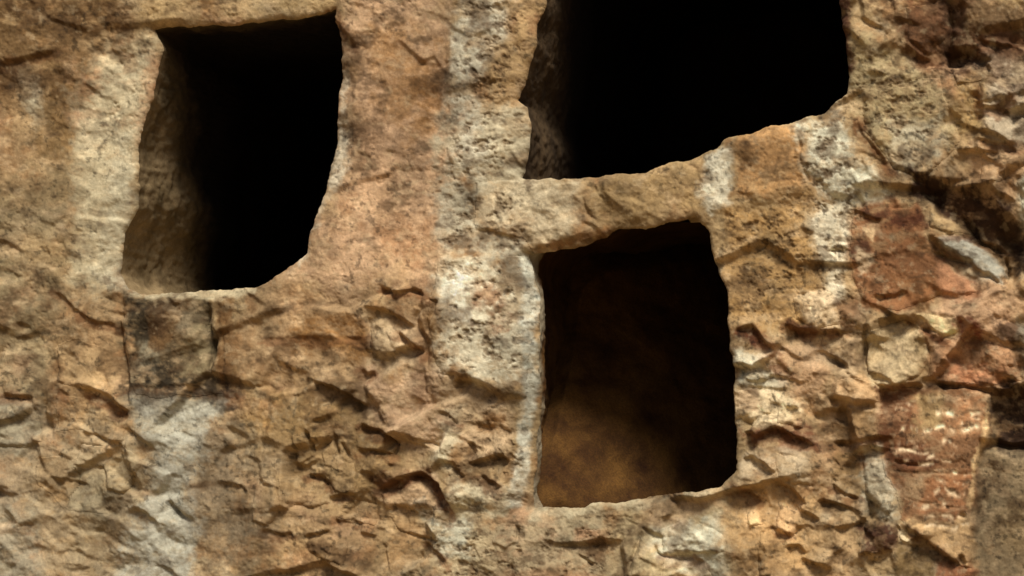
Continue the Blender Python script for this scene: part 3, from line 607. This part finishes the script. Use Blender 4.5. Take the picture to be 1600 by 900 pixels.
# ------------------------------------------------------------------ materials
def rock_material(name, grain=1.0, tint=None, attr=True):
    m = bpy.data.materials.new(name); m.use_nodes = True; t = m.node_tree; N = t.nodes; L = t.links
    b = N['Principled BSDF']; b.inputs['Roughness'].default_value = .93
    b.inputs['Specular IOR Level'].default_value = .22
    tc = N.new('ShaderNodeTexCoord')
    if attr:
        a = N.new('ShaderNodeAttribute'); a.attribute_name = 'mineral'; base = a.outputs['Color']
    else:
        nn = N.new('ShaderNodeTexNoise'); nn.inputs['Scale'].default_value = 3.2; nn.inputs['Detail'].default_value = 9; nn.inputs['Roughness'].default_value = .65
        L.new(tc.outputs['Object'], nn.inputs['Vector'])
        r = N.new('ShaderNodeValToRGB'); r.color_ramp.elements[0].position = .32; r.color_ramp.elements[1].position = .68
        r.color_ramp.elements[0].color = (*lin(tint[0]), 1); r.color_ramp.elements[1].color = (*lin(tint[1]), 1)
        L.new(nn.outputs['Fac'], r.inputs['Fac']); base = r.outputs['Color']
    gn = N.new('ShaderNodeTexNoise'); gn.inputs['Scale'].default_value = 75; gn.inputs['Detail'].default_value = 6; gn.inputs['Roughness'].default_value = .7
    L.new(tc.outputs['Object'], gn.inputs['Vector'])
    mr = N.new('ShaderNodeMapRange'); mr.inputs['From Min'].default_value = .3; mr.inputs['From Max'].default_value = .7
    mr.inputs['To Min'].default_value = 1-.20*grain; mr.inputs['To Max'].default_value = 1+.17*grain
    L.new(gn.outputs['Fac'], mr.inputs['Value'])
    mx = N.new('ShaderNodeMix'); mx.data_type = 'RGBA'; mx.blend_type = 'MULTIPLY'; mx.inputs['Factor'].default_value = 1
    L.new(base, mx.inputs[6]); L.new(mr.outputs['Result'], mx.inputs[7]); L.new(mx.outputs[2], b.inputs['Base Color'])
    g2 = N.new('ShaderNodeTexNoise'); g2.inputs['Scale'].default_value = 55; g2.inputs['Detail'].default_value = 8; g2.inputs['Roughness'].default_value = .72
    L.new(tc.outputs['Object'], g2.inputs['Vector'])
    bp = N.new('ShaderNodeBump'); bp.inputs['Strength'].default_value = .75*grain; bp.inputs['Distance'].default_value = .006
    L.new(g2.outputs['Fac'], bp.inputs['Height']); L.new(bp.outputs['Normal'], b.inputs['Normal'])
    return m
ROCK = rock_material('weathered_rock')
INNER = rock_material('chamber_rock', 1.2, ((92,76,50), (150,128,92)), False)
DARKENED = rock_material('darkened_rock', 1.0, ((16,10,7), (36,22,14)), False)  # near-black base colour, puts the darkness of the cave depths into the rock
GLOW = rock_material('ochre_rock', 1.0, ((70,32,12), (150,96,48)), False)
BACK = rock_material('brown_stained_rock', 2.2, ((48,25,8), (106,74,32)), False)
PALE = rock_material('pale_rock', 1.0, ((120,106,82), (160,150,126)), False)
DIM = rock_material('stained_rock', 1.0, ((44,33,22), (92,72,48)), False)
def shaded_material(name, near, deep, kz, lo, hi):
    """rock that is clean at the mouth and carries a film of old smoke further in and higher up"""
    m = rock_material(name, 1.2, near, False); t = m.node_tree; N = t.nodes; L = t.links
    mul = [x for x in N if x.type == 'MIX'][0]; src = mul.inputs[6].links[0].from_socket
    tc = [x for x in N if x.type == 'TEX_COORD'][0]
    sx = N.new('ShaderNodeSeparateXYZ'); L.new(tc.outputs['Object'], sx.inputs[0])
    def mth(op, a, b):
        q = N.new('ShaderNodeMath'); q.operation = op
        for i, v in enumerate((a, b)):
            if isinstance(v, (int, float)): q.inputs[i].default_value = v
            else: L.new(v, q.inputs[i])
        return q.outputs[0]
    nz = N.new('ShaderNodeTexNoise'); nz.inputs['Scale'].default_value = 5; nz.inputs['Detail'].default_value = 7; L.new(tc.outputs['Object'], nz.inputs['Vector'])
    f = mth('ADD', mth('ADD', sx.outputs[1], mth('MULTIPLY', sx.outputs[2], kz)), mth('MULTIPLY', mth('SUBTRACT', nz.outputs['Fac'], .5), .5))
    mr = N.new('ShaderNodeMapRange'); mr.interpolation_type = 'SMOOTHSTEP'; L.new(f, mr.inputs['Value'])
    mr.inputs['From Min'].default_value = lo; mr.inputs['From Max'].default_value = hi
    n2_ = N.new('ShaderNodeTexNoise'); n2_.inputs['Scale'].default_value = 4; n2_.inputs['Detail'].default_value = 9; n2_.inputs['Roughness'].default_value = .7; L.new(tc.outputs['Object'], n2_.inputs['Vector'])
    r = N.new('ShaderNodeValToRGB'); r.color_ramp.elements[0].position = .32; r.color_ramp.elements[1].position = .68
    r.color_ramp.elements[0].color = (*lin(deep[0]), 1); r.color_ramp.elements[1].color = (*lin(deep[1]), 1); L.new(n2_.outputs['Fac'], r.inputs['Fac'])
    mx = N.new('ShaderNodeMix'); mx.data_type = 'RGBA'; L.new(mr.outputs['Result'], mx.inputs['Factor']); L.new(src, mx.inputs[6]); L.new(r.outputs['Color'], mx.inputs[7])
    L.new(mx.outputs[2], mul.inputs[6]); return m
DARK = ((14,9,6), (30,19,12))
SHADE1 = shaded_material('shaded_rock', ((100,84,56), (160,138,102)), DARK, .9, 1.05, 1.9)  # these walls fade to dark by colour, standing in for falling light
SHADE2 = shaded_material('shaded_rock_dark', ((50,38,25), (104,84,58)), DARK, .75, .85, 1.9)
SHADE3 = shaded_material('shaded_rock_brown', ((120,106,82), (160,150,126)), ((48,25,8), (106,74,32)), 0, .02, .16)
EARTH = rock_material('dry_earth', 1.0, ((120,98,66), (156,132,94)), False)

# ------------------------------------------------------------------ meshes
X = (U-800)*S; Z = CZ + (450-V)*S; Y = -H
# snap the rims on to the outlines
GX, GZ = X.copy(), Z.copy()
keepcell = np.ones((NV-1, NU-1), bool)
for k in range(3):
    sd = SDC[k]; ins = sd < 0
    allin = ins[:-1, :-1] & ins[1:, :-1] & ins[:-1, 1:] & ins[1:, 1:]
    keepcell &= ~allin
    gy, gx = np.gradient(np.clip(sd, -40, 40), VA, UA)
    g_ = np.maximum(gx*gx+gy*gy, .3)
    near = ins & (sd > -6)
    GX = np.where(near, X - sd*gx/g_*S, GX); GZ = np.where(near, Z + sd*gy/g_*S, GZ)
# sheets behind the face, below: outer rim runs back into the hill
cc_u = (WU[:-1, :-1]+WU[1:, 1:])/2; cc_v = (WV[:-1, :-1]+WV[1:, 1:])/2
region = np.zeros((NV-1, NU-1), np.int32)
PIECES = [(s_[0], s_[1], s_[2]) for s_ in STONES] + [('carved_slab', None, SLAB), ('boulder', None, BOULDER)]
for i, (n_, l_, poly) in enumerate(PIECES):
    w = window(poly, 4); w = (slice(w[0].start, min(w[0].stop, NV-1)), slice(w[1].start, min(w[1].stop, NU-1)))
    m = inside(cc_u[w], cc_v[w], poly) & (region[w] == 0)
    region[w] = np.where(m, i+1, region[w])

idx = np.arange(NU*NV).reshape(NV, NU)
quads = np.stack([idx[:-1, :-1], idx[1:, :-1], idx[1:, 1:], idx[:-1, 1:]], -1)
P = np.stack([GX, Y, GZ], -1).reshape(-1, 3); C = COL.reshape(-1, 3)

def mesh_obj(name, co, faces, mat, cols=None, parent=None, smooth=True):
    me = bpy.data.meshes.new(name)
    if isinstance(faces, np.ndarray):
        n = len(faces); k = faces.shape[1]
        me.vertices.add(len(co)); me.vertices.foreach_set('co', np.ascontiguousarray(co, np.float32).ravel())
        me.loops.add(n*k); me.loops.foreach_set('vertex_index', faces.astype(np.int32).ravel())
        me.polygons.add(n); me.polygons.foreach_set('loop_start', (np.arange(n)*k).astype(np.int32))
        me.update(calc_edges=True); me.validate()
    else:
        me.from_pydata([tuple(c) for c in co], [], faces); me.update()
    if smooth: me.polygons.foreach_set('use_smooth', np.ones(len(me.polygons), bool))
    if cols is not None:
        a = me.color_attributes.new('mineral', 'FLOAT_COLOR', 'POINT')
        a.data.foreach_set('color', np.concatenate([cols, np.ones((len(cols), 1))], 1).astype(np.float32).ravel())
    me.materials.append(mat)
    o = bpy.data.objects.new(name, me); SC.collection.objects.link(o)
    if parent: o.parent = parent
    return o

def cut(q, skirt):
    """vertices and quads of a piece; skirt: its sides go back into the rock and it is closed behind"""
    used, inv = np.unique(q.ravel(), return_inverse=True); f = inv.reshape(-1, 4)
    co = P[used].copy(); cl = C[used]
    if skirt:
        e = np.concatenate([f[:, [0, 1]], f[:, [1, 2]], f[:, [2, 3]], f[:, [3, 0]]])
        key = np.sort(e, 1); k1 = key[:, 0].astype(np.int64)*len(used)+key[:, 1]
        u_, first, cnt = np.unique(k1, return_index=True, return_counts=True)
        be = e[first[cnt == 1]]
        bv = np.unique(be); mp = np.full(len(used), -1); mp[bv] = np.arange(len(bv))+len(used)
        ctr = co[bv].mean(0)
        back = co[bv].copy(); back[:, 0] += (ctr[0]-back[:, 0])*.12; back[:, 2] += (ctr[2]-back[:, 2])*.12
        back[:, 1] = co[:, 1].max()+skirt
        last = len(used)+len(bv)
        sk = np.stack([be[:, 1], be[:, 0], mp[be[:, 0]], mp[be[:, 1]]], 1)
        ctr[1] = co[:, 1].max()+skirt
        fan = np.stack([mp[be[:, 1]], mp[be[:, 0]], np.full(len(be), last), np.full(len(be), last)], 1)
        co = np.concatenate([co, back, ctr[None]]); cl = np.concatenate([cl, cl[bv], cl[:1]])
        return co, f, sk, fan[:, :3], cl
    return co, f, None, None, cl

def piece_obj(name, q, skirt, parent=None):
    co, f, sk, fan, cl = cut(q, skirt)
    me = bpy.data.meshes.new(name)
    me.vertices.add(len(co)); me.vertices.foreach_set('co', co.astype(np.float32).ravel())
    parts = [f] + ([sk, fan] if sk is not None else [])
    loops = np.concatenate([p.ravel() for p in parts]); sizes = np.concatenate([np.full(len(p), p.shape[1]) for p in parts])
    me.loops.add(len(loops)); me.loops.foreach_set('vertex_index', loops.astype(np.int32))
    me.polygons.add(len(sizes)); me.polygons.foreach_set('loop_start', np.concatenate([[0], np.cumsum(sizes)[:-1]]).astype(np.int32))
    me.update(calc_edges=True); me.validate()
    sm = np.ones(len(me.polygons), bool); sm[len(f):] = False; me.polygons.foreach_set('use_smooth', sm)
    a = me.color_attributes.new('mineral', 'FLOAT_COLOR', 'POINT')
    a.data.foreach_set('color', np.concatenate([cl, np.ones((len(cl), 1))], 1).astype(np.float32).ravel())
    me.materials.append(ROCK)
    o = bpy.data.objects.new(name, me); SC.collection.objects.link(o)
    if parent: o.parent = parent
    return o

def set_origin(o):
    me = o.data; n = len(me.vertices); a = np.empty(n*3, np.float32); me.vertices.foreach_get('co', a); a = a.reshape(-1, 3)
    c = (a.min(0)+a.max(0))/2; me.vertices.foreach_set('co', (a-c).ravel()); me.update(); o.location = [float(v) for v in c]

cliff = piece_obj('cliff_face', quads[keepcell & (region == 0)], 0)
cliff['kind'] = 'structure'; cliff['label'] = 'weathered ochre and grey rock cliff with three hewn openings'
for i, (n_, l_, poly) in enumerate(PIECES):
    q = quads[keepcell & (region == i+1)]
    if len(q) == 0: continue
    top = n_ == 'carved_slab' or i == len(PIECES)-1
    o = piece_obj(n_, q, .07, None if top else cliff)
    set_origin(o)
    if l_: o['label'] = l_
    if n_ == 'carved_slab':
        o['kind'] = 'thing'
        o['label'] = 'red orange rock slab with worn pale pecked rows and a bright right edge'; o['category'] = 'rock slab'
    elif top:
        o['label'] = 'pale rounded boulder sitting just above the left corner of the red slab'; o['category'] = 'boulder'

# the hill behind: sides, top and back so that no light enters from behind
x0, x1, z0, z1, yb = X[0, 0], X[0, -1], Z[-1, 0], Z[0, 0], 9.0
rim = [idx[0, :], idx[:, -1], idx[-1, ::-1], idx[::-1, 0]]
rim = np.concatenate([r[:-1] for r in rim]); rp = P[rim]; n = len(rim)
bk = rp.copy(); bk[:, 1] = yb; mid1 = rp.copy(); mid1[:, 1] += 1.2; top_ = mid1[:, 2] > z1-.01; mid1[top_, 2] += .6; bk[top_, 2] += 2.0
co = np.concatenate([rp, mid1, bk]); f = []
for i in range(n):
    j = (i+1) % n; f += [(i, j, n+j, n+i), (n+i, n+j, 2*n+j, 2*n+i)]
f.append(tuple(range(2*n, 3*n)))
hill = mesh_obj('hillside', co, f, EARTH, None, cliff, False)

# ------------------------------------------------------------------ chambers behind the openings
def resample(poly, n):
    p = np.array(poly+[poly[0]], float); d = np.r_[0, np.cumsum(np.hypot(*np.diff(p, axis=0).T))]
    t = np.linspace(0, d[-1], n, endpoint=False)
    return np.stack([np.interp(t, d, p[:, 0]), np.interp(t, d, p[:, 1])], 1)
def chamber(poly, thick, grow, depth, mats, label, seed, top_k=1.0, low_k=1.0, splay=0, back=None, deep_dark=True, turn=.10):
    n = 440
    pts = resample(poly, n)
    q = pts.copy()
    for _ in range(8):                                   # undo the warp so that the rim follows the rock's rim
        wu, wv = warp(q[:, 0], q[:, 1]); q += (pts - np.stack([wu, wv], 1))*.8
    ctr = (q.min(0)+q.max(0))/2
    def ring_mean(a, k):
        o = np.zeros_like(a)
        for d in range(-k, k+1): o += np.roll(a, d, 0)
        return o/(2*k+1)
    qs = ring_mean(q, 3); tg = np.roll(qs, -1, 0)-np.roll(qs, 1, 0)
    nrm = np.stack([tg[:, 1], -tg[:, 0]], 1); nrm /= np.linalg.norm(nrm, axis=1)[:, None]
    if ((q-ctr)*nrm).sum() < 0: nrm = -nrm
    nrm = ring_mean(ring_mean(nrm, 8), 8); nrm /= np.linalg.norm(nrm, axis=1)[:, None]; qsm = ring_mean(ring_mean(q, 6), 6)
    ui = np.clip(np.searchsorted(UA, q[:, 0]), 0, NU-1); vi = np.clip(np.searchsorted(VA, q[:, 1]), 0, NV-1)
    y0 = np.max([Y[np.clip(vi+dv, 0, NV-1), np.clip(ui+du, 0, NU-1)] for dv in (-1, 0, 1) for du in (-1, 0, 1)], 0)
    bb = q.max(0)-q.min(0); rel = (q-ctr)/(bb/2)
    side = np.where(np.abs(rel[:, 0]) > np.abs(rel[:, 1]), np.where(rel[:, 0] < 0, 0, 1), np.where(rel[:, 1] > 0, 2, 3))
    arc = np.r_[0, np.cumsum(np.hypot(*np.diff(q, axis=0).T))]
    fade = np.minimum(1, np.minimum(np.arange(n), n-np.arange(n))/8.0)
    th = thick*(top_k + (low_k-top_k)*sstep(-1, 1, rel[:, 1]))
    lw = sstep(.1, .75, -nrm[:, 0])*splay; relx, relz = rel[:, 0], -rel[:, 1]
    dep = depth*np.ones(n) if back is None else depth + back[0]*relx + back[1]*relz
    rings = []; nt1 = 60; ts = list(np.linspace(0, 1, nt1)) + [1+i/6 for i in range(1, 7)] + [2+i/24 for i in range(1, 25)]
    base = float(np.median(y0))
    for t in ts:
        if t <= 1: y = y0 + (base+th-y0)*t; off = 1.6 + 5*t - lw*t
        elif t <= 2: y = base+th + turn*(t-1); off = 6.6 - lw + grow/S*(1-math.cos((t-1)*math.pi/2))
        else: y = (base+th+turn)*(3-t) + (base+np.maximum(dep, th+turn+.02))*(t-2); off = 6.6 - lw + grow/S
        amp = 0 if t == 0 else min(1, t*8)
        yy = y/S
        no = (fbm(arc, yy, 70, seed, 4, .55)*4 + fbm(arc, yy*.55, 22, seed+3, 4, .7)*3.5 + fbm(arc, yy*.6, 7, seed+5, 2)*2)*fade
        o_ = off + amp*no + amp*2.5
        b_ = min(1, t*3); pp = q*(1-b_) + qsm*b_ + nrm*o_[:, None]
        rings.append(np.stack([(pp[:, 0]-800)*S, y, CZ+(450-pp[:, 1])*S], 1))
    rings = np.array(rings); m = len(rings)
    root = bpy.data.objects.new('rock_cut_chamber', None); SC.collection.objects.link(root)
    root['label'] = label; root['category'] = 'rock-cut opening'; root['group'] = 'rock-cut openings in the cliff'
    rc = np.array((float((ctr[0]-800)*S), base, float(CZ+(450-q[:, 1].max())*S))); root.location = rc
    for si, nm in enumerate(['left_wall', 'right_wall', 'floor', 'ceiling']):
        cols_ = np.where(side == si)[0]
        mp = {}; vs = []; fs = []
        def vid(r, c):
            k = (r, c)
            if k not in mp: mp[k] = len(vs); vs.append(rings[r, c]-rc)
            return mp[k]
        for rr in range(nt1 if deep_dark else m-1):
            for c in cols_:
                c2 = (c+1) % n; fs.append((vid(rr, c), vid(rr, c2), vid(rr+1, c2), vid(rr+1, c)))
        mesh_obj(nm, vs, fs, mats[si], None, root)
    if deep_dark:                                        # the room behind the passage is coloured near-black to read as unlit
        vs = (rings[nt1:].reshape(-1, 3)-rc); fs = []
        for rr in range(m-1-nt1):
            for c in range(n): c2 = (c+1) % n; fs.append((rr*n+c, rr*n+c2, (rr+1)*n+c2, (rr+1)*n+c))
        mesh_obj('room_wall', vs, fs, DARKENED, None, root)
    last = rings[-1]; cen = last.mean(0); vs = []; fs = []; K = 60
    cur = last.copy()
    for k in range(K):
        t = k/K
        rr = cen + (cur-cen)*(1-t)
        rr = rr.copy()
        if k: rr[:, 1] += min(1, k/4)*(.05*fbm(rr[:, 0]/S, rr[:, 2]/S, 110, seed+9, 5, .5) + .02*fbm(rr[:, 0]/S, rr[:, 2]/S, 18, seed+11, 3)) - .12*min(1, k/8)
        vs += list(rr-rc)
        cur = ring_mean(cur, 4) if k < 40 else cur
    vs.append(cen-rc)
    for k in range(K-1):
        for c in range(n): c2 = (c+1) % n; fs.append((k*n+c, k*n+c2, (k+1)*n+c2, (k+1)*n+c))
    for c in range(n): fs.append(((K-1)*n+c, (K-1)*n+(c+1) % n, K*n))
    mesh_obj('back_wall', vs, fs, mats[4], None, root)
    return root
chamber(CAVE1, .95, .12, 3.6, [SHADE1]*4 + [DARKENED], 'squarish dark opening at upper left with a curved lower right corner and sunlit left reveal', 801, 1, 1.35, 12, None, False, .9)
chamber(CAVE2, 1.0, .12, 4.5, [SHADE2]*4 + [DARKENED], 'largest black opening, cut off by the top edge, above the rock lintel', 821, .9, 1.3, 6, None, False, .9)
chamber(CAVE3, .11, .12, 1.7, [SHADE3]*4 + [BACK], 'tall narrow opening below the lintel with brown rock glowing at its lower left', 841, 1, 1, 10, (.8, .72), False)

# ------------------------------------------------------------------ ground in front of the cliff
gx = np.concatenate([-np.geomspace(250, 8, 14), np.linspace(-7.5, 7.5, 50), np.geomspace(8, 250, 14)])
gy = np.concatenate([-np.geomspace(300, 21, 10), np.linspace(-20, 2, 60)])
A, B = np.meshgrid(gx, gy)
G = .05*fbm(A, B, 1.3, 901, 5) + .15*fbm(A, B, 7, 905, 3) - .05
ii = np.arange(A.size).reshape(A.shape)
ground = mesh_obj('ground', np.stack([A, B, G+1.8-CZ*0+ -1.8], -1).reshape(-1, 3), np.stack([ii[:-1, :-1], ii[:-1, 1:], ii[1:, 1:], ii[1:, :-1]], -1).reshape(-1, 4), EARTH)
ground['kind'] = 'structure'; ground['label'] = 'dry stony earth at the foot of the cliff'
